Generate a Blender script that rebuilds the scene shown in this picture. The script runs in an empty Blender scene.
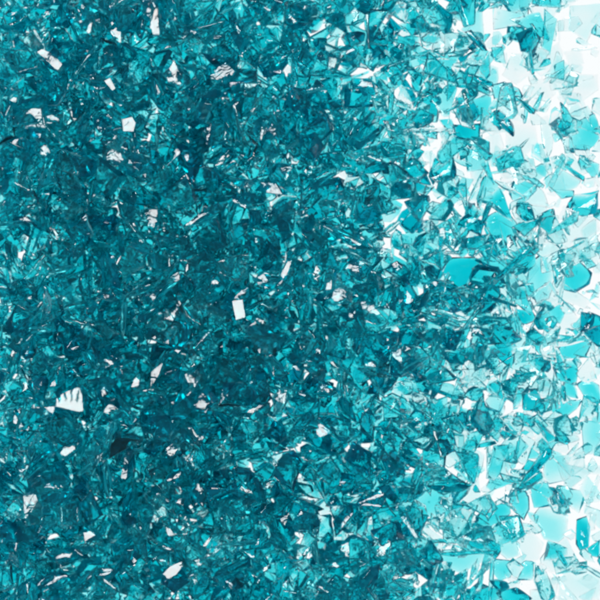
import bpy, bmesh, math, random
import numpy as np
from mathutils import Vector, Matrix, Euler

# ------------------------------------------------------------------ camera
# one photograph pixel (of 600) is one millimetre on the light table
scene = bpy.context.scene
col = scene.collection
CAM_Z = 2.2
cam_data = bpy.data.cameras.new('camera')
cam = bpy.data.objects.new('camera', cam_data)
col.objects.link(cam)
cam.location = (0, 0, CAM_Z)
cam_data.sensor_width = 36
cam_data.lens = 36 * (CAM_Z - 0.015) / 0.600
cam_data.clip_start = 0.05
cam_data.clip_end = 50
cam_data.dof.use_dof = True
cam_data.dof.focus_distance = CAM_Z - 0.055
cam_data.dof.aperture_fstop = 9
scene.camera = cam

# ------------------------------------------------------------------ world, lamps
world = bpy.data.worlds.new("World")
scene.world = world
world.use_nodes = True
wbg = world.node_tree.nodes['Background']
wbg.inputs['Color'].default_value = (0.14, 0.58, 0.72, 1)
wbg.inputs['Strength'].default_value = 0.44

PANEL_STRENGTH = 1.0


def area_lamp(name, loc, size, power, color):
    d = bpy.data.lights.new(name, 'AREA')
    d.shape = 'DISK'
    d.size = size
    d.energy = power
    d.color = color
    o = bpy.data.objects.new(name, d)
    col.objects.link(o)
    o.location = loc
    o.rotation_euler = (Vector((-0.1, 0, 0)) - Vector(loc)).to_track_quat('-Z', 'Y').to_euler()
    return o


LAMP_A = (-1.05, 0.75, 1.55)
area_lamp('glint_lamp', LAMP_A, 0.75, 27, (1.0, 0.965, 0.93))
area_lamp('glint_lamp', (-0.75, -1.1, 1.5), 0.70, 21, (1.0, 0.98, 0.96))

area_lamp('glint_lamp', (0.1, 1.5, 1.25), 0.62, 17, (1.0, 0.98, 0.96))  # third lamp, added only to make the glints on the facets denser

scene.view_settings.view_transform = 'Standard'
scene.view_settings.look = 'None'
scene.view_settings.exposure = 0
scene.view_settings.gamma = 1
scene.render.engine = 'CYCLES'
scene.cycles.pixel_filter_type = 'BLACKMAN_HARRIS'
scene.cycles.filter_width = 3.1
cy = scene.cycles
cy.max_bounces = 18
cy.transmission_bounces = 18
cy.glossy_bounces = 12
cy.diffuse_bounces = 2
cy.volume_bounces = 0
cy.transparent_max_bounces = 8
cy.caustics_reflective = True
cy.caustics_refractive = True
cy.sample_clamp_direct = 0
cy.sample_clamp_indirect = 1.2
cy.blur_glossy = 0.0
cy.use_denoising = True
cy.use_adaptive_sampling = True
cy.adaptive_threshold = 0.08
cy.adaptive_min_samples = 32

rng = np.random.default_rng(20)
random.seed(20)

# ------------------------------------------------------------------ materials


def glass_material(name, density, rough=0.05, ripple=1.0):
    m = bpy.data.materials.new(name)
    m.use_nodes = True
    nt = m.node_tree
    nt.nodes.clear()
    out = nt.nodes.new('ShaderNodeOutputMaterial')
    g = nt.nodes.new('ShaderNodeBsdfPrincipled')
    g.inputs['Base Color'].default_value = (1, 1, 1, 1)
    g.inputs['Transmission Weight'].default_value = 1
    g.inputs['IOR'].default_value = 1.5
    g.inputs['Roughness'].default_value = rough
    tc = nt.nodes.new('ShaderNodeTexCoord')
    # fine conchoidal ripples left by the fracture
    n1 = nt.nodes.new('ShaderNodeTexNoise')
    n1.inputs['Scale'].default_value = 150
    n1.inputs['Detail'].default_value = 1
    n1.inputs['Distortion'].default_value = 1.2
    nt.links.new(tc.outputs['Object'], n1.inputs['Vector'])
    b1 = nt.nodes.new('ShaderNodeBump')
    b1.inputs['Strength'].default_value = 0.26 * ripple
    b1.inputs['Distance'].default_value = 0.0012
    nt.links.new(n1.outputs['Fac'], b1.inputs['Height'])
    nt.links.new(b1.outputs['Normal'], g.inputs['Normal'])
    nt.links.new(g.outputs['BSDF'], out.inputs['Surface'])
    v = nt.nodes.new('ShaderNodeVolumeAbsorption')
    # absorption per metre is density * (1 - colour)
    v.inputs['Color'].default_value = (0.0, 0.911, 0.936, 1)
    v.inputs['Density'].default_value = density
    nt.links.new(v.outputs['Volume'], out.inputs['Volume'])
    return m


GLASS = glass_material('teal_glass', 315)
GLASS_CLEAN = glass_material('smooth_teal_glass', 315, ripple=0.5)
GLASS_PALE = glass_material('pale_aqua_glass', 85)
GLASS_DEEP = glass_material('deep_teal_glass', 600)


def panel_material():
    m = bpy.data.materials.new('backlit_white_acrylic')
    m.use_nodes = True
    nt = m.node_tree
    nt.nodes.clear()
    out = nt.nodes.new('ShaderNodeOutputMaterial')
    e = nt.nodes.new('ShaderNodeEmission')
    e.inputs['Color'].default_value = (0.955, 0.99, 1.0, 1)
    e.inputs['Strength'].default_value = PANEL_STRENGTH
    nt.links.new(e.outputs['Emission'], out.inputs['Surface'])
    m.cycles.emission_sampling = 'NONE'
    return m


# ------------------------------------------------------------------ the light table
bm = bmesh.new()
bmesh.ops.create_cube(bm, size=1)
bmesh.ops.scale(bm, vec=(1.30, 1.30, 0.03), verts=bm.verts)
bmesh.ops.translate(bm, vec=(0, 0, -0.015), verts=bm.verts)
bmesh.ops.bevel(bm, geom=list(bm.edges), offset=0.004, segments=2, affect='EDGES')
me = bpy.data.meshes.new('light_table')
bm.to_mesh(me)
bm.free()
me.materials.append(panel_material())
o = bpy.data.objects.new('table_surface', me)
col.objects.link(o)
o['kind'] = 'structure'
o['label'] = 'glowing white backlit surface under the glass chips'

# ------------------------------------------------------------------ glass shard shapes
# proto = dict(v, f, planes): verts (n,3), tri/quad faces, hull planes (n,4) with n.x <= d


def finish_shape(points, cuts=2, wob=0.05, seed=0):
    """Convex hull of the points, finely divided, its facets gently scooped and waved."""
    bm = bmesh.new()
    for p in points:
        bm.verts.new(p)
    r = bmesh.ops.convex_hull(bm, input=bm.verts)
    junk = [g for g in r['geom_interior'] + r['geom_unused'] if isinstance(g, bmesh.types.BMVert)]
    if junk:
        bmesh.ops.delete(bm, geom=list(set(junk)), context='VERTS')
    bmesh.ops.recalc_face_normals(bm, faces=bm.faces)
    planes = []
    for f in bm.faces:
        n = f.normal
        if n.length > 0.5:
            planes.append((n.x, n.y, n.z, n.dot(f.verts[0].co)))
    planes = np.array(planes)
    size = max((Vector(p).length for p in points))
    # bevel lightly so the rims catch light
    bmesh.ops.dissolve_limit(bm, angle_limit=0.02, verts=bm.verts, edges=bm.edges)
    bmesh.ops.bevel(bm, geom=list(bm.edges), offset=size * 0.014, segments=1, affect='EDGES', clamp_overlap=True)
    bmesh.ops.triangulate(bm, faces=bm.faces)
    long = [e for e in bm.edges if e.calc_length() > size * 0.28]
    if cuts:
        bmesh.ops.subdivide_edges(bm, edges=long, cuts=cuts, use_grid_fill=True)
        bmesh.ops.triangulate(bm, faces=bm.faces)
    r_ = np.random.default_rng(seed)
    v = np.array([list(x.co) for x in bm.verts])
    k = r_.normal(0, 1, (3, 3)) * np.array([[1.8], [2.8], [4.2]]) / size
    ph = r_.uniform(0, 6.28, 3)
    amp = np.array([1.3, 0.7, 0.3]) * wob * size
    d = sum(a * np.sin(v @ kk + p) for a, kk, p in zip(amp, k, ph))
    nrm = np.array([list(x.normal) for x in bm.verts])
    v = v + nrm * d[:, None] * 0.5
    f = [[x.index for x in fc.verts] for fc in bm.faces]
    bm.verts.index_update()
    f = np.array([[x.index for x in fc.verts] for fc in bm.faces], dtype=np.int32)
    bm.free()
    return dict(v=v, f=f, planes=planes)


def rand_outline(n, aspect, r_):
    a = np.sort(r_.uniform(0, 2 * math.pi, n) * 0.55 + np.linspace(0, 2 * math.pi, n, endpoint=False) * 1.0)
    rad = r_.uniform(0.72, 1.12, n)
    return np.stack([np.cos(a) * rad * aspect, np.sin(a) * rad], 1)


def make_proto(kind, seed):
    """Unit-sized shard, about 1 in half-length."""
    r_ = np.random.default_rng(1000 + seed)
    if kind == 'plate':
        o = rand_outline(r_.integers(4, 8), r_.uniform(1.0, 1.7), r_)
        o /= np.abs(o).max()
        t = r_.uniform(0.16, 0.34)
        wedge = r_.uniform(-0.5, 0.5, 2) * t
        top = o * r_.uniform(0.72, 0.98, (len(o), 1)) + r_.uniform(-0.08, 0.08, 2)
        pts = [(x, y, -t / 2) for x, y in o] + [(x, y, t / 2 + x * wedge[0] + y * wedge[1]) for x, y in top]
        wob = 0.07
    elif kind == 'sliver':
        L = 1.0
        w = r_.uniform(0.13, 0.26)
        t = w * r_.uniform(0.5, 1.0)
        pts = []
        for x in (-1, -0.45, 0.3, 1):
            s = 1 if abs(x) < 1 else r_.uniform(0.05, 0.7)
            for q in range(4):
                a = q * math.pi / 2 + r_.uniform(-.5, .5)
                pts.append((x * L, math.cos(a) * w * s, math.sin(a) * t * s))
        wob = 0.03
    elif kind == 'chunk':
        n = r_.integers(8, 12)
        p = r_.normal(0, 1, (n, 3))
        p /= np.linalg.norm(p, axis=1)[:, None]
        p *= np.array([1, r_.uniform(0.6, 0.95), r_.uniform(0.42, 0.7)]) * r_.uniform(0.8, 1.05, (n, 1))
        pts = [tuple(x) for x in p]
        wob = 0.11
    else:  # wedge
        o = rand_outline(r_.integers(3, 6), r_.uniform(1.0, 1.4), r_)
        o /= np.abs(o).max()
        t = r_.uniform(0.35, 0.6)
        pts = [(x, y, 0) for x, y in o]
        k = r_.uniform(0.2, 0.6)
        pts += [(x * k + 0.2, y * k - 0.1, t) for x, y in o]
        wob = 0.09
    return finish_shape(pts, cuts=2, wob=wob, seed=seed)


PROTOS = []
for i in range(90):
    kind = ['plate', 'plate', 'chunk', 'wedge', 'sliver', 'plate', 'chunk', 'wedge', 'plate', 'chunk'][i % 10]
    p = make_proto(kind, i)
    p['kind'] = kind
    PROTOS.append(p)

# ------------------------------------------------------------------ settling the chips on one another
CELL = 0.0016
EXT = 0.36
NG = int(2 * EXT / CELL)
H = np.zeros((NG, NG))                       # height of the heap so far, [iy, ix]
ID = -np.ones((NG, NG), dtype=np.int32)      # topmost chip
KEEP = np.zeros((NG, NG), dtype=bool)        # under and on these no loose chip may fall
chips = []                                   # dict(proto/verts, mat matrix, ...)


def envelope(planes, R, s, x, y):
    """Lower and upper surface of a rotated, scaled hull round (x, y); index window."""
    n = planes[:, :3] / s                     # scale vector s
    d = planes[:, 3]
    n = n @ R.T
    rad = (np.linalg.norm(s) * 1.1)
    ix0 = max(0, int((x - rad + EXT) / CELL))
    ix1 = min(NG, int((x + rad + EXT) / CELL) + 1)
    iy0 = max(0, int((y - rad + EXT) / CELL))
    iy1 = min(NG, int((y + rad + EXT) / CELL) + 1)
    if ix1 - ix0 < 2 or iy1 - iy0 < 2:
        return None
    gx = (np.arange(ix0, ix1) + 0.5) * CELL - EXT - x
    gy = (np.arange(iy0, iy1) + 0.5) * CELL - EXT - y
    X, Y = np.meshgrid(gx, gy)
    nz = n[:, 2]
    up = nz > 1e-6 * 1
    dn = nz < -1e-6
    rest = d[:, None, None] - n[:, 0, None, None] * X - n[:, 1, None, None] * Y
    hi = np.min(rest[up] / nz[up][:, None, None], axis=0)
    lo = np.max(rest[dn] / nz[dn][:, None, None], axis=0)
    m = hi > lo
    if not m.any():
        return None
    return (slice(iy0, iy1), slice(ix0, ix1)), lo, hi, m


def drop(planes, R, s, x, y):
    e = envelope(planes, R, s, x, y)
    if e is None:
        return None
    win, lo, hi, m = e
    z = (H[win][m] - lo[m]).max() + 0.0002
    return z, e


def settle(entry, z, e):
    win, lo, hi, m = e
    idx = len(chips)
    h = H[win]
    top = hi + z
    upd = m & (top > h)
    h[upd] = top[upd]
    ID[win][upd] = idx
    entry['z'] = z
    chips.append(entry)


def rot(tilt, az, spin):
    return np.array((Matrix.Rotation(az, 3, 'Z') @ Matrix.Rotation(tilt, 3, 'X') @ Matrix.Rotation(spin, 3, 'Z')))


# how many chips lie over one another, by place in the picture (photograph pixels)
EDGE_Y = [-60, 0, 60, 120, 200, 260, 300, 350, 400, 440, 480, 520, 560, 600, 660]
EDGE_X = [500, 505, 506, 508, 520, 552, 565, 562, 556, 548, 530, 512, 508, 508, 505]


def layers(px, py):
    d = np.interp(py, EDGE_Y, EDGE_X) - px      # distance inside the heap's edge
    deep = 1 + 0.30 * math.exp(-((px - 180) / 160) ** 2 - ((py - 330) / 190) ** 2)
    return deep * np.interp(d, [-110, -60, -25, 0, 40, 90, 160, 240, 380], [0.6, 1.3, 2.1, 2.5, 3.0, 3.4, 3.9, 4.4, 4.75])


def size_at(px, py):
    d = np.interp(py, EDGE_Y, EDGE_X) - px
    return np.interp(d, [-60, 0, 120, 300], [0.0128, 0.0142, 0.0150, 0.0146])


def lottery(n_target_scale=1.0):
    """Number of chips and their order: lower layers first."""
    out = []
    step = 12
    for py in range(-50, 650, step):
        for px in range(-50, 650, step):
            L = layers(px, py)
            s = size_at(px, py) * 1000
            mean_area = 1.55 * s * s
            lam = L * step * step / mean_area * n_target_scale
            k = rng.poisson(lam)
            for q in range(k):
                out.append((rng.random() * L, px + rng.random() * step, py + rng.random() * step))
    out.sort()
    return out


def throw(px, py, level):
    d = float(np.interp(py, EDGE_Y, EDGE_X) - px)
    best = None
    i = int(rng.integers(len(PROTOS)))
    P = PROTOS[i]
    base = float(size_at(px, py)) * float(np.exp(rng.normal(0, 0.33)))
    if P['kind'] == 'sliver':
        base *= 1.35
    base = min(base, 0.0205)
    if rng.random() < 0.12:
        base *= 0.5
    if level > 0 and level < 0.45 * layers(px, py) and d > 90:
        base = rng.uniform(0.017, 0.021)      # coarse pieces at the bottom of the heap
    s = base * rng.uniform(0.85, 1.15, 3)
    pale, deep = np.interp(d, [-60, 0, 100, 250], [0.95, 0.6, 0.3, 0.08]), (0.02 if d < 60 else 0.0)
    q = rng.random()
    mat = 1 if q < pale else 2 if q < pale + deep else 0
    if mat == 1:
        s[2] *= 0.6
    for c in range(8):
        x = (px - 300) / 1000 + rng.uniform(-.012, .012)
        y = (300 - py) / 1000 + rng.uniform(-.012, .012)
        wild = 0.28 if d < 20 else 0.55
        tilt = abs(rng.normal(0, wild))
        if rng.random() < 0.12:
            tilt += rng.uniform(0.4, 1.1)
        R = rot(tilt, rng.uniform(0, 6.28), rng.uniform(0, 6.28))
        r = drop(P['planes'], R, s, x, y)
        if r is None:
            continue
        kp = KEEP[r[1][0]][r[1][3]]
        if kp.mean() > (0.5 if mat == 1 else 0.3):
            continue
        if best is None or r[0] < best[0]:
            best = (r[0], r[1], R, x, y)
    if best is None:
        return
    z, e, R, x, y = best
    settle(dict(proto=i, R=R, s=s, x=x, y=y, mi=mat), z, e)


# outline in photograph pixels (= millimetres), thickness mm, how far the upper face is drawn in,
# where it is shifted to (pixels), tilt in degrees and the compass direction that rises, glass
N, P_, D_ = 'N', 'P', 'D'
HAND = [
 # upper right corner and right edge, top to bottom
 ([(493, 4), (531, 4), (530, 17), (523, 24), (494, 29)], 5, .88, (1, -3), (4, 90), N, 'pale turquoise plate with a dark lower rim, cut by the top edge right of centre'),
 ([(461, 28), (483, 2), (486, 40), (479, 42)], 4, .9, (-2, 0), (5, 180), N, 'pale triangular chip with one dark upright side, near the top edge'),
 ([(462, 36), (468, 34), (482, 47), (485, 55), (480, 55), (470, 46)], 13, .8, (0, 0), (8, 40), D_, 'short dark teal sliver slanting down right under the pale triangular chip near the top'),
 ([(532, 3), (559, 3), (557, 14), (545, 22), (531, 19)], 2.2, .95, (0, 0), (3, 60), P_, 'almost colourless plate cut by the top edge, right of the dark-rimmed turquoise one'),
 ([(556, 22), (566, 15), (580, 15), (584, 22), (576, 29), (560, 30)], 2.5, .9, (-1, 0), (5, 200), P_, 'faint oval chip lying nearly alone in the white upper right corner'),
 ([(527, 26), (530, 26), (536, 34), (533, 36)], 6, .8, (0, 0), (10, 0), N, 'tiny dark splinter below the corner of the dark-rimmed turquoise plate'),
 ([(503, 74), (513, 52), (526, 52), (530, 75), (518, 84)], 3, .93, (-1, 0), (5, 10), P_, 'clear pale plate with a thin dark right side in the upper right'),
 ([(525, 49), (528, 49), (532, 76), (529, 77)], 9, .7, (0, 0), (4, 0), D_, 'thin upright dark needle in the upper right, beside a clear pale plate'),
 ([(534, 68), (541, 56), (560, 40), (566, 52), (556, 70), (542, 76)], 2.5, .93, (0, 2), (4, 70), P_, 'faint pale plate under the small teal droplet-shaped chip'),
 ([(537, 69), (543, 60), (549, 59), (550, 64), (545, 67)], 8, .6, (2, 1), (10, 30), N, 'small droplet-shaped teal chip on pale plates in the upper right'),
 ([(532, 78), (558, 76), (559, 92), (548, 101), (533, 96)], 2.4, .94, (0, 0), (3, 120), P_, 'pale four-sided plate just above the curved saturated wedge on the right'),
 ([(565, 50), (583, 46), (586, 62), (573, 70)], 1.8, .9, (0, 0), (3, 0), P_, 'barely visible colourless flake in the white area of the upper right'),
 ([(566, 96), (577, 82), (600, 72), (601, 88), (584, 101)], 2.6, .9, (0, 0), (4, 20), P_, 'pale greyish plate touching the right edge in the upper part'),
 ([(466, 82), (487, 62), (500, 66), (499, 84), (484, 88)], 4, .9, (0, -4), (8, 90), N, 'clear fan-shaped chip with a dark teal lower rim in the upper right'),
 ([(464, 80), (468, 78), (490, 86), (491, 91), (478, 89)], 12, .7, (0, 0), (6, 0), D_, 'dark teal bar forming the foot of the clear fan-shaped chip'),
 ([(491, 84), (505, 80), (520, 88), (525, 97), (512, 104), (495, 99)], 9, .75, (0, 1), (8, 210), N, 'rounded turquoise chip right of the clear fan-shaped one'),
 ([(509, 101), (513, 101), (530, 115), (529, 119), (524, 118)], 11, .7, (0, 0), (6, 0), D_, 'dark sliver forming the left stroke of a V in the upper right'),
 ([(526, 114), (535, 98), (538, 97), (531, 116)], 7, .7, (0, 0), (6, 0), N, 'thin teal sliver forming the right stroke of a V in the upper right'),
 ([(469, 98), (483, 91), (492, 96), (493, 117), (478, 121), (471, 112)], 10, .8, (0, 0), (10, 300), N, 'square bright turquoise block left of the dark V'),
 ([(454, 124), (466, 126), (482, 122), (481, 141), (468, 144), (456, 138)], 15, .7, (-3, -2), (12, 60), D_, 'dark teal block with a pale streak, left of the clear area in the upper right'),
 ([(505, 122), (520, 112), (537, 120), (540, 142), (527, 155), (508, 150)], 2.6, .9, (0, 0), (3, 0), P_, 'large round clear plate in the pale patch of the upper right'),
 ([(484, 138), (500, 128), (506, 146), (496, 158), (485, 154)], 2.8, .9, (0, 0), (4, 90), P_, 'pale clear plate beside the dark block with the streak'),
 ([(558, 103), (565, 110), (571, 121), (568, 130), (560, 133), (561, 116)], 11, .55, (-1, 3), (12, 200), N, 'curved saturated turquoise wedge standing near the right edge, upper part'),
 ([(541, 116), (550, 113), (556, 128), (553, 150), (547, 162), (543, 138)], 3, .8, (0, 0), (6, 90), P_, 'pale upright leaf-shaped chip left of the curved saturated wedge'),
 ([(545, 158), (549, 156), (550, 161), (546, 163)], 5, .6, (0, 0), (10, 0), D_, 'tiny dark tip under the pale upright leaf-shaped chip'),
 ([(571, 130), (581, 119), (597, 112), (601, 140), (588, 150), (569, 149)], 9, .7, (3, 5), (10, 45), N, 'turquoise chip fading to clear, touching the right edge under the curved wedge'),
 ([(546, 186), (562, 157), (565, 158), (551, 190)], 4, .7, (0, 0), (5, 0), N, 'long fine teal line-like splinter pointing up right to the right edge'),
 ([(509, 193), (513, 181), (519, 176), (537, 184), (538, 191), (530, 199), (513, 200)], 8, .68, (0, -2), (5, 90), N, 'four-sided teal plate with dark sides and a lighter middle, in the pale patch right'),
 ([(551, 188), (563, 168), (583, 180), (579, 187), (569, 191)], 4, .92, (-1, 2), (4, 250), N, 'clear pale roof-shaped chip with a dark notched upper side near the right edge'),
 ([(562, 166), (565, 165), (584, 177), (583, 182), (576, 178)], 9, .7, (0, 0), (5, 0), D_, 'dark notched bar on top of the clear roof-shaped chip near the right edge'),
 ([(583, 163), (592, 159), (601, 163), (600, 178), (589, 172)], 8, .7, (0, 0), (12, 100), N, 'turquoise chip cut by the right edge beside the clear roof-shaped one'),
 ([(553, 189), (575, 190), (574, 196), (562, 199)], 8, .7, (0, 2), (12, 90), N, 'flat teal strip lying below the clear roof-shaped chip'),
 # middle right
 ([(484, 218), (496, 211), (512, 215), (521, 228), (517, 240), (506, 247), (490, 240)], 13, .6, (-4, -2), (10, 190), N, 'rounded bright turquoise lump with a dark right side, left of the long pale slab'),
 ([(541, 238), (568, 216), (578, 210), (576, 222), (556, 232)], 8, .75, (0, 0), (10, 60), N, 'turquoise wedge lying along the upper side of the long pale slab'),
 ([(537, 240), (586, 216), (600, 214), (602, 230), (559, 254)], 4.2, .96, (-1, 1), (3, 250), P_, 'long pale blue slab slanting up to the right edge, with a fine dark lower side'),
 ([(557, 252), (578, 241), (579, 243), (559, 255)], 7, .8, (0, 0), (3, 0), D_, 'fine dark line-like splinter under the long pale blue slab'),
 ([(567, 203), (575, 200), (577, 207), (569, 209)], 7, .6, (0, 0), (8, 0), N, 'tiny ring-like teal bit above the long pale blue slab'),
 ([(559, 280), (563, 263), (571, 254), (582, 262), (593, 273), (591, 284), (576, 293), (566, 290)], 14, .72, (0, 4), (9, 110), N, 'large six-sided saturated turquoise block near the right edge, under the long pale slab'),
 ([(463, 301), (520, 250), (525, 246), (527, 251), (490, 285), (470, 305)], 10, .75, (0, 0), (3, 0), D_, 'longest dark thin bar, slanting up right across the middle of the right half'),
 ([(468, 306), (528, 251), (541, 268), (520, 300), (486, 318)], 4.5, .9, (0, 0), (5, 140), N, 'big light turquoise plate below the longest dark slanting bar'),
 ([(530, 262), (545, 250), (556, 276), (551, 298), (537, 302), (526, 282)], 8, .8, (0, 0), (10, 20), N, 'rough turquoise plate left of the large six-sided block'),
 ([(440, 268), (451, 256), (485, 256), (466, 291), (449, 292)], 14, .85, (0, 1), (14, 100), D_, 'large dark teal triangular chip pointing down, left of the longest dark bar'),
 ([(553, 296), (562, 282), (577, 295), (592, 301), (586, 309)], 3, .9, (0, 0), (5, 0), P_, 'pale pointed chip under the large six-sided block'),
 ([(577, 311), (592, 314), (585, 325), (578, 334)], 12, .7, (3, 3), (12, 300), D_, 'small dark three-cornered chip at the right edge, just above the middle height'),
 ([(549, 334), (556, 318), (575, 310), (580, 318), (573, 334)], 3, .9, (0, 0), (4, 0), P_, 'pale chip directly left of the small dark three-cornered one'),
 ([(548, 306), (560, 302), (567, 312), (562, 324), (549, 322)], 11, .7, (0, 0), (9, 60), N, 'round turquoise lump left of the pale chip at the right, above mid-height'),
 ([(508, 318), (517, 309), (534, 311), (540, 320), (524, 326)], 15, .65, (0, 0), (10, 0), D_, 'dark teal lump right of centre, above the small pale square plate'),
 ([(558, 350), (566, 341), (584, 336), (593, 345), (586, 358), (564, 359)], 11, .8, (0, 2), (8, 270), N, 'broad turquoise plate near the right edge, a little below the middle'),
 ([(556, 334), (572, 336), (568, 342), (558, 341)], 6, .8, (0, 0), (8, 0), N, 'small turquoise strip above the broad plate near the right edge'),
 ([(508, 357), (532, 359), (533, 371), (511, 375)], 3.5, .92, (0, -1), (3, 90), N, 'small pale almost square plate with a dark lower side, right of centre'),
 ([(510, 373), (533, 370), (534, 373), (512, 377)], 8, .8, (0, 0), (3, 0), D_, 'thin dark edge-on strip under the small pale square plate'),
 ([(535, 378), (541, 360), (552, 366), (560, 382), (549, 392), (537, 389)], 2.8, .9, (0, 0), (4, 0), P_, 'clear rounded plate between the small square plate and the turquoise wedge at the edge'),
 ([(562, 396), (565, 382), (571, 376), (579, 390), (580, 400)], 12, .75, (0, 0), (10, 90), N, 'upright turquoise wedge with a dark top at the right, below mid-height'),
 ([(577, 384), (588, 378), (602, 385), (602, 404), (588, 404)], 12, .75, (2, 2), (12, 30), N, 'turquoise block cut by the right edge next to the upright wedge'),
 # lower right
 ([(547, 406), (560, 400), (586, 399), (578, 410), (567, 419), (554, 414)], 12, .72, (-2, 3), (8, 120), N, 'wide turquoise chip with a dark right-hand underside, upper lower-right'),
 ([(561, 430), (578, 422), (582, 440), (580, 457), (569, 446)], 2.6, .93, (0, 0), (4, 0), P_, 'clear tall plate inside the lower right, left of the aqua upright one'),
 ([(583, 424), (590, 410), (603, 406), (603, 455), (585, 455)], 4.5, .88, (3, 0), (8, 10), N, 'tall pale aqua plate cut by the right edge in the lower part'),
 ([(517, 486), (521, 477), (546, 447), (552, 448), (550, 455), (532, 473)], 13, .72, (0, 0), (6, 30), D_, 'dark teal pointed bar slanting up right in the lower right'),
 ([(515, 490), (520, 483), (541, 470), (543, 477), (529, 487)], 13, .7, (0, 0), (8, 30), N, 'stubby teal bar just under the dark pointed bar in the lower right'),
 ([(543, 480), (548, 453), (560, 450), (576, 474), (566, 482), (550, 486)], 4, .8, (0, -2), (8, 70), N, 'pale many-faced triangular chip right of the dark pointed bar'),
 ([(530, 488), (536, 483), (549, 484), (555, 500), (552, 507), (535, 509)], 9, .72, (0, 0), (5, 0), N, 'light turquoise four-sided plate with dark outlines in the lower right'),
 ([(545, 484), (551, 485), (565, 501), (564, 506), (556, 504)], 15, .8, (0, 0), (4, 0), D_, 'thick blackish teal bar on the right of the dark-outlined plate, lower right'),
 ([(535, 515), (540, 508), (558, 506), (570, 516), (569, 532), (561, 544), (545, 541), (539, 528)], 3.6, .86, (0, 0), (4, 200), N, 'largest pale disc-like plate in the lower right'),
 ([(510, 500), (515, 490), (525, 489), (530, 497), (531, 511), (525, 522), (514, 512)], 10, .7, (0, -2), (10, 260), N, 'upright oval turquoise chip left of the dark-outlined plate, lower right'),
 ([(476, 518), (486, 508), (502, 503), (511, 505), (512, 514), (494, 530), (478, 528)], 15, .72, (-1, -5), (8, 270), N, 'bulky turquoise chunk with a near-black lower side in the lower right'),
 ([(577, 519), (588, 516), (592, 530), (591, 548), (583, 555), (577, 545)], 15, .7, (0, 0), (10, 280), D_, 'dark upright block standing alone on white near the right edge, lower part'),
 ([(588, 549), (602, 540), (602, 560), (590, 557)], 12, .7, (0, 0), (12, 0), D_, 'dark chip cut by the right edge just under the lone upright block'),
 ([(554, 549), (560, 550), (567, 563), (565, 568), (559, 559)], 9, .6, (0, 0), (10, 0), D_, 'small dark leaf-shaped sliver in the white of the lower right'),
 ([(541, 560), (551, 548), (560, 562), (562, 572), (552, 575), (543, 570)], 2.4, .9, (0, 0), (4, 0), P_, 'clear pale lobe left of the small dark leaf-shaped sliver'),
 ([(434, 548), (465, 544), (494, 545), (494, 549), (450, 551)], 9, .75, (0, 0), (3, 0), D_, 'long thin dark strip lying level near the bottom, right of centre'),
 ([(435, 552), (492, 549), (487, 562), (462, 575), (447, 570)], 4.5, .9, (0, 2), (5, 90), N, 'clear long plate hanging below the long level dark strip'),
 ([(488, 567), (497, 560), (515, 562), (513, 578), (500, 583)], 10, .78, (0, 0), (8, 0), N, 'saturated turquoise chip between the clear long plate and a short bar, near the bottom'),
 ([(500, 540), (511, 536), (522, 545), (521, 558), (508, 561), (499, 553)], 4.2, .85, (0, 0), (6, 40), N, 'round light aqua chip in the lower right, above the saturated one at the bottom'),
 ([(518, 582), (522, 565), (527, 562), (535, 563), (534, 582)], 8, .8, (3, 0), (6, 0), N, 'short upright teal bar with a dark left side at the bottom right'),
 ([(523, 530), (527, 526), (533, 526), (529, 530)], 6, .6, (0, 0), (8, 0), D_, 'tiny dark seed-like chip on white, above the large pale plates of the bottom right'),
 ([(516, 540), (533, 532), (546, 545), (540, 562), (524, 563)], 2.2, .93, (0, 0), (3, 0), P_, 'almost colourless broad plate below the tiny dark seed-like chip'),
 ([(560, 578), (573, 566), (590, 566), (603, 572), (603, 603), (560, 603)], 2.8, .95, (0, 0), (3, 90), P_, 'large pale plate filling the bottom right corner'),
 ([(575, 567), (581, 564), (589, 566), (584, 569)], 9, .7, (0, 0), (5, 0), D_, 'small dark lens-shaped chip on the upper rim of the bottom right corner plate'),
 ([(547, 590), (551, 577), (560, 582), (558, 600), (549, 600)], 2.4, .93, (0, 0), (3, 0), P_, 'faint clear chip left of the bottom right corner plate'),
 ([(584, 500), (593, 497), (594, 502), (587, 505)], 2.2, .9, (0, 0), (4, 0), P_, 'faint small flake on white near the right edge, above the lone dark block'),
 ([(413, 492), (440, 484), (452, 490), (450, 510), (437, 519), (416, 515)], 8, .88, (0, 0), (6, 20), N, 'squarish translucent teal plate with clear outline, right of centre near the bottom'),
]
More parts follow.
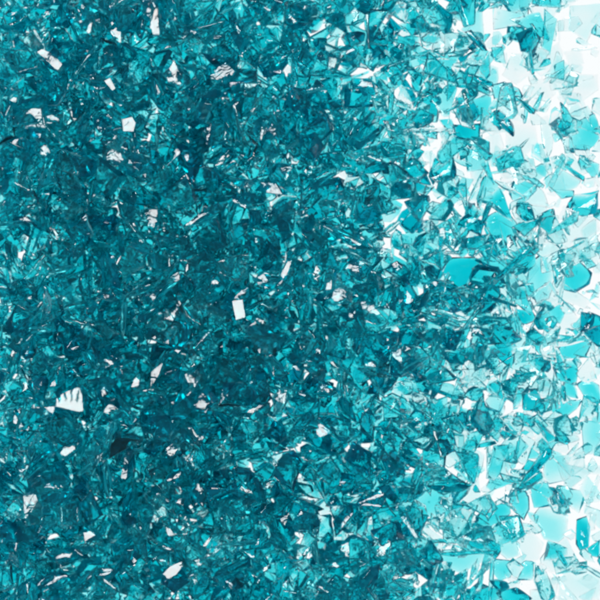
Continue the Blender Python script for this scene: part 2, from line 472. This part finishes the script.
# picked out within the deep heap: broad faces that mirror the lamp (aim = True) or lie dark
HEAP = [
 ([(57, 398), (66, 392), (70, 390), (83, 386), (86, 408), (86, 411), (79, 411), (76, 409), (58, 406)], 3, .97, True, N, 'brightest white ribbed flake, four-sided, in the lower left'),
 ([(83, 425), (92, 422), (98, 420), (97, 424), (90, 429)], 3, .95, True, N, 'small white leaf-like glint just below the brightest ribbed flake'),
 ([(101, 362), (108, 359), (120, 358), (116, 364), (106, 368)], 3, .95, True, N, 'slim white shard up right of the brightest ribbed flake'),
 ([(123, 120), (133, 118), (137, 124), (135, 133), (124, 132)], 4, .95, True, N, 'greyish white rounded facet in the upper left quarter'),
 ([(150, 14), (154, 8), (160, 9), (161, 36), (155, 38), (151, 28)], 3, .95, True, N, 'tall narrow white gleaming chip near the top edge in the left half'),
 ([(78, 22), (88, 18), (98, 26), (96, 36), (88, 34)], 3, .93, True, N, 'broken white gleam on a wide chip near the top left'),
 ([(232, 301), (243, 299), (247, 318), (237, 321)], 4, .95, True, N, 'grey-white upright rectangle left of the centre'),
 ([(287, 294), (300, 283), (309, 289), (304, 304), (297, 309)], 4, .95, False, N, 'kite-shaped pale green facet just left of the exact centre'),
 ([(324, 270), (329, 267), (334, 269), (331, 298), (325, 299)], 3, .95, True, N, 'upright silvery striped chip just right of the exact centre'),
 ([(276, 287), (292, 252), (296, 253), (284, 286), (279, 291)], 4, .9, True, N, 'long silvery blade leaning right, just above left of centre'),
 ([(246, 411), (254, 402), (270, 402), (272, 410), (262, 421), (255, 420)], 3, .94, True, N, 'forked white facet in the dark zone below centre'),
 ([(271, 446), (300, 420), (311, 413), (312, 417), (275, 449)], 4, .9, False, N, 'long fine pale blade slanting up right below centre'),
 ([(250, 112), (260, 88), (264, 92), (263, 105), (253, 118)], 3, .9, True, N, 'white feather-like gleam leaning right in the upper middle'),
 ([(296, 62), (303, 44), (313, 61), (306, 67)], 9, .85, False, N, 'bright turquoise triangular chip at upper centre'),
 ([(364, 14), (369, 12), (371, 50), (367, 51)], 4, .9, True, N, 'upright white stick-like chip by the top edge, right of centre'),
 ([(419, 272), (425, 270), (430, 288), (424, 290)], 3, .95, True, N, 'white gleaming shard just left of the large dark triangular chip'),
 ([(429, 423), (433, 422), (444, 458), (440, 460)], 5, .9, True, N, 'long silver needle leaning left in the lower middle right'),
 ([(373, 552), (380, 544), (391, 540), (388, 553), (378, 556)], 3, .95, True, N, 'cloudy white gleam near the bottom, right of centre'),
 ([(255, 574), (262, 567), (271, 563), (269, 569), (258, 577)], 3, .95, True, N, 'small white shard near the bottom edge left of centre'),
 ([(106, 83), (112, 80), (118, 91), (114, 94)], 3, .95, True, N, 'small slanting white shard in the upper left, above the greyish rounded facet'),
 ([(36, 52), (42, 48), (55, 55), (66, 68), (60, 74), (48, 60)], 4, .92, True, N, 'bright curved white streak in the upper left corner area'),
 ([(182, 97), (188, 95), (194, 103), (190, 112), (184, 107)], 3, .95, True, N, 'white upright nugget of glass in the upper left quarter, far right of it'),
 ([(215, 165), (228, 153), (232, 156), (222, 168), (217, 170)], 4, .9, True, N, 'white-edged spindle leaning right above the left middle'),
 ([(206, 280), (213, 277), (219, 283), (216, 289), (209, 288)], 3, .95, True, N, 'small very bright white nugget left of the centre'),
 ([(55, 553), (63, 548), (75, 552), (70, 561), (60, 561)], 4, .93, True, N, 'silvery flake near the bottom edge in the far left'),
 ([(162, 575), (170, 566), (182, 560), (186, 564), (178, 574), (168, 580)], 4, .93, True, N, 'pale blade with white rim close to the bottom edge in the left third'),
 ([(20, 378), (27, 376), (30, 389), (24, 393)], 3, .93, True, N, 'narrow white chip near the left edge, a little higher than the ribbed flake'),
 ([(58, 452), (66, 445), (81, 441), (79, 450), (66, 459)], 3, .93, True, N, 'crumpled silvery chip below the brightest ribbed flake'),
 ([(132, 388), (137, 372), (142, 374), (140, 386)], 3, .93, True, N, 'upright bright splinter right of the ribbed flake'),
]


def outline_shape(poly, t, inset, shift, seed, wob, flat=False, cuts=2):
    p = np.array([((x - 300) / 1000, (300 - y) / 1000) for x, y in poly])
    c = p.mean(0)
    p = p - c
    t = t / 1000 * (1 if flat else 0.72)
    r_ = np.random.default_rng(seed)
    sh = np.array([shift[0], -shift[1]]) / 1000
    k = inset if flat else inset * 0.9
    pts = []
    for x, y in p:
        a, b = (k, 1.0) if flat else (k * r_.uniform(0.7, 1.03), r_.uniform(0.1, 1.35))
        pts.append((x * a + sh[0], y * a + sh[1], t / 2 * b))
        a, b = (0.9, 1.0) if flat else (r_.uniform(0.7, 0.98), r_.uniform(0.6, 1.1))
        pts.append((x * a, y * a, -t / 2 * b))
        pts.append((x, y, t * (0.3 if flat else r_.uniform(-0.25, 0.2))))
    if not flat:
        w = r_.dirichlet(np.ones(len(p))) @ p
        pts.append((w[0] * .6 + sh[0], w[1] * .6 + sh[1], t * 0.68))
    return c, finish_shape(pts, cuts=cuts, wob=wob, seed=seed)


MATS = {'N': GLASS, 'P': GLASS_PALE, 'D': GLASS_DEEP}
ONE = np.ones(3)


def is_bar(poly):
    """Narrow dark pieces in the crowd lie on top of it."""
    a = 0.5 * abs(sum(poly[i - 1][0] * q[1] - q[0] * poly[i - 1][1] for i, q in enumerate(poly)))
    per = sum(math.dist(poly[i - 1], q) for i, q in enumerate(poly))
    return 2 * a / per < 6.0 and poly[0][0] < 600 and a > 30


def place_fringe(bars):
    for k, (poly, t, inset, shift, (tilt, az), mat, label) in enumerate(HAND):
        if is_bar(poly) != bars:
            continue
        c, P = outline_shape(poly, t, inset, shift, k, 0.03)
        a = math.radians(az)
        R = np.array(Matrix.Rotation(math.radians(tilt), 3, Vector((-math.sin(a), math.cos(a), 0))))
        z, e = drop(P['planes'], R, ONE, c[0], c[1])
        settle(dict(P=P, R=R, s=ONE, x=c[0], y=c[1], mat=MATS[mat], mi='NPD'.index(mat), label=label), z, e)
        win, lo, hi, m = e
        if m.sum() * CELL * CELL < 1.3e-3:
            KEEP[win][m] = True


def place_heap():
    for k, (poly, t, inset, aim, mat, label) in enumerate(HEAP):
        c, P = outline_shape(poly, t, inset, (0, 0), 500 + k, 0.012 if k == 0 else 0.055 if k in (3, 6) else 0.11, flat=True, cuts=7 if k == 0 else 2)
        gi, gj = int((c[1] + EXT) / CELL), int((c[0] + EXT) / CELL)
        hz = float(np.median(H[gi - 4:gi + 5, gj - 4:gj + 5]))
        c = c * (CAM_Z - hz) / (CAM_Z - 0.015)
        here = Vector((c[0], c[1], hz))
        if aim:
            n = ((Vector((0, 0, CAM_Z)) - here).normalized() + (Vector(LAMP_A) - here).normalized()).normalized()
            if k:
                n = (n + Vector(rng.normal(0, 0.045, 3))).normalized()
        else:
            n = Vector((0.1, 0.1, 1)).normalized()
        if k == 0:
            # conchoidal ribs fan upwards over the flake
            v = P['v']
            ang = np.arctan2(v[:, 0], v[:, 1] + 0.045)
            v[:, 2] += np.where(v[:, 2] > 0, 0.00022 * np.sin(ang * 26) * np.clip((v[:, 1] + 0.012) / 0.012, 0.2, 1.3), 0)
        R = np.array(Vector((0, 0, 1)).rotation_difference(n).to_matrix())
        z, e = drop(P['planes'], R, ONE, c[0], c[1])
        settle(dict(P=P, R=R, s=ONE, x=c[0], y=c[1], mat=GLASS_CLEAN if aim else MATS[mat], mi=0, label=label), z - 0.0015, e)


place_fringe(False)
for lv, px, py in lottery():
    throw(px, py, lv)
place_fringe(True)
place_heap()


def crumbs(n, x0, x1):
    """Tiny broken bits lying on the larger ones."""
    for q in range(n):
        px, py = rng.uniform(x0, x1), rng.uniform(-20, 620)
        if rng.random() > np.interp(np.interp(py, EDGE_Y, EDGE_X) - px, [-90, -40, 0], [0.12, 0.5, 1.0]):
            continue
        i = int(rng.integers(len(PROTOS)))
        s = float(np.exp(rng.normal(math.log(0.0024), 0.4))) * rng.uniform(0.7, 1.3, 3)
        x, y = (px - 300) / 1000, (300 - py) / 1000
        R = rot(abs(rng.normal(0, 0.5)), rng.uniform(0, 6.28), rng.uniform(0, 6.28))
        r = drop(PROTOS[i]['planes'], R, s, x, y)
        if r:
            settle(dict(proto=i, R=R, s=s, x=x, y=y, mi=int(rng.integers(2))), *r)


crumbs(500, 400, 620)

# ------------------------------------------------------------------ meshes
vis = np.bincount(ID[ID >= 0].ravel(), minlength=len(chips)).astype(float)
# only what the picture shows counts
iy, ix = np.nonzero(ID >= 0)
X = (ix + .5) * CELL - EXT
Y = (iy + .5) * CELL - EXT
inside = (abs(X) < 0.3) & (abs(Y) < 0.3)
vis = np.bincount(ID[iy[inside], ix[inside]], minlength=len(chips)).astype(float)
order = [int(i) for i in np.argsort(-vis)]
picked = [i for i in range(len(chips)) if chips[i].get('label') and vis[i] >= 12]
for i in order:
    if len(picked) >= 300:
        break
    if i not in picked and vis[i] > 0:
        picked.append(i)
picked_set = set(picked)


def mesh_from(name, v, f, mats):
    me = bpy.data.meshes.new(name)
    me.vertices.add(len(v))
    me.vertices.foreach_set('co', np.ascontiguousarray(v, dtype=np.float32).ravel())
    nf = len(f)
    me.loops.add(nf * 3)
    me.loops.foreach_set('vertex_index', np.ascontiguousarray(f, dtype=np.int32).ravel())
    me.polygons.add(nf)
    me.polygons.foreach_set('loop_start', np.arange(nf, dtype=np.int32) * 3)
    me.update(calc_edges=True)
    me.validate()
    me.polygons.foreach_set('use_smooth', np.ones(len(me.polygons), dtype=bool))
    me.set_sharp_from_angle(angle=math.radians(24))
    for m in mats:
        me.materials.append(m)
    return me



# ------------------------------------------------------------------ what tells each chip from the next
LANDMARK = [
 ((70, 400), 'bright white ribbed flake in the lower left'), ((129, 126), 'greyish white rounded facet, upper left'),
 ((157, 24), 'tall white gleaming chip at the top'), ((237, 310), 'grey-white upright rectangle near the centre'),
 ((298, 296), 'kite-shaped facet at the centre'), ((328, 284), 'silvery striped chip at the centre'),
 ((260, 411), 'forked white facet below centre'), ((292, 432), 'long fine pale blade below centre'),
 ((256, 104), 'white feather-like gleam, upper middle'), ((305, 57), 'bright triangular chip at upper centre'),
 ((368, 32), 'white stick-like chip at the top'), ((465, 270), 'large dark teal triangular chip'),
 ((437, 440), 'long silver needle'), ((382, 549), 'cloudy white gleam near the bottom'),
 ((50, 60), 'bright curved white streak, upper left'), ((495, 275), 'longest dark slanting bar'),
 ((572, 235), 'long pale blue slab'), ((576, 273), 'large six-sided turquoise block'),
 ((554, 526), 'largest pale disc-like plate'), ((584, 535), 'dark block standing alone, lower right'),
 ((533, 466), 'dark pointed bar, lower right'), ((465, 548), 'long level dark strip near the bottom'),
 ((432, 502), 'squarish translucent plate, lower right'), ((523, 190), 'plate with dark sides, right'),
 ((468, 134), 'dark block with a pale streak'), ((512, 15), 'dark-rimmed turquoise plate at the top'),
 ((520, 110), 'dark V of two slivers'), ((575, 347), 'broad turquoise plate near the right edge'),
 ((520, 366), 'small pale square plate'), ((495, 518), 'bulky chunk with near-black lower side'),
 ((67, 555), 'silvery flake, bottom left'), ((263, 570), 'small white shard near the bottom'),
 ((21, 384), 'narrow white chip by the left edge'), ((212, 283), 'very bright white nugget'),
 ((498, 230), 'rounded lump with a dark right side'), ((523, 135), 'large round clear plate, upper right'),
]


UNITS = 'zero one two three four five six seven eight nine ten eleven twelve thirteen fourteen fifteen sixteen seventeen eighteen nineteen'.split()
TENS = 'x x twenty thirty forty fifty sixty seventy eighty ninety'.split()


def spell(v):
    n = min(99, max(0, round(v)))
    return UNITS[n] if n < 20 else TENS[n // 10] + ('-' + UNITS[n % 10] if n % 10 else '')


def describe(c, used):
    P = PROTOS[c['proto']]
    v = ((P['v'] * c['s']) @ c['R'].T)[:, :2] * 1000
    px, py = 300 + c['x'] * 1000, 300 - c['y'] * 1000
    w, e = np.linalg.eigh(np.cov(v.T))
    asp = math.sqrt(w[1] / max(w[0], 1e-9))
    ang = math.degrees(math.atan2(e[1, 1], e[0, 1])) % 180
    ext = float(np.ptp(v @ e[:, 1]))
    size = 'big' if ext > 34 else 'small' if ext < 20 else 'mid-sized'
    tint = ['teal', 'pale aqua', 'deep teal'][c['mi']]
    shape = {'plate': 'plate', 'chunk': 'chunk', 'wedge': 'wedge', 'sliver': 'sliver'}[P['kind']]
    if asp > 2.4 and shape != 'sliver':
        shape = 'edge-on ' + shape
    lean = ('lying level' if ang < 15 or ang > 165 else 'slanting up right' if ang < 75 else
            'standing upright' if ang < 105 else 'slanting up left') if asp > 1.35 else 'stout'
    head = size + ' ' + tint + ' ' + shape + (' ' + lean if lean != 'stout' else '')
    if lean == 'stout':
        head = 'stout ' + head
    (lx, ly), name = min(LANDMARK, key=lambda q: (q[0][0] - px) ** 2 + (q[0][1] - py) ** 2)
    dx, dy = px - lx, py - ly
    dist = math.hypot(dx, dy)
    if dist < 110:
        a = round(math.degrees(math.atan2(-dy, dx)) / 45) % 8
        way = ['right of', 'up right of', 'above', 'up left of', 'left of', 'down left of', 'below', 'down right of'][a]
        t = head + (' touching, ' if dist < 14 else ' just ' if dist < 26 else ' close ' if dist < 40 else
                    ' a bit ' if dist < 58 else ' some way ' if dist < 80 else ' far ') + way + ' the ' + name
        if t not in used and len(t.split()) <= 16:
            return t
    t = head + ', ' + spell(px / 6) + ' percent across and ' + spell(py / 6) + ' percent down'
    while t in used:
        t = 'upper ' + t if 'upper' not in t else 'topmost ' + t
    return t


LOOSE = [GLASS, GLASS_PALE, GLASS_DEEP]
vs, fs, ms, off = [], [], [], 0
used_labels = set()
for i, c in enumerate(chips):
    P = c['P'] if 'P' in c else PROTOS[c['proto']]
    if i in picked_set:
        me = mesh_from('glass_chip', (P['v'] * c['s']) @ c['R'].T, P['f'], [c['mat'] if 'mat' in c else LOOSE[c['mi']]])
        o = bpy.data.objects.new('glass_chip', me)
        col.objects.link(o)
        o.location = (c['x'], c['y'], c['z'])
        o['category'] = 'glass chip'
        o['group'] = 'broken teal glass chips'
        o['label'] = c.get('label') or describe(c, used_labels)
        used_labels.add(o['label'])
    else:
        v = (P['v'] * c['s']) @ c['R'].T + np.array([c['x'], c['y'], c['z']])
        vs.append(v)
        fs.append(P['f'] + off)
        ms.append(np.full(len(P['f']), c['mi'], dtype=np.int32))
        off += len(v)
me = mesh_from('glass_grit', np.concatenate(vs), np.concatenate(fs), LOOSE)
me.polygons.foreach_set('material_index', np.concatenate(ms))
o = bpy.data.objects.new('glass_grit', me)
col.objects.link(o)
o['kind'] = 'stuff'
o['label'] = 'heap of small broken teal glass behind and under the larger chips'
print('chips', len(chips), 'picked', len(picked), 'faces', sum(len(f) for f in fs), 'height', H.max(), 'vis', vis[order[299]])
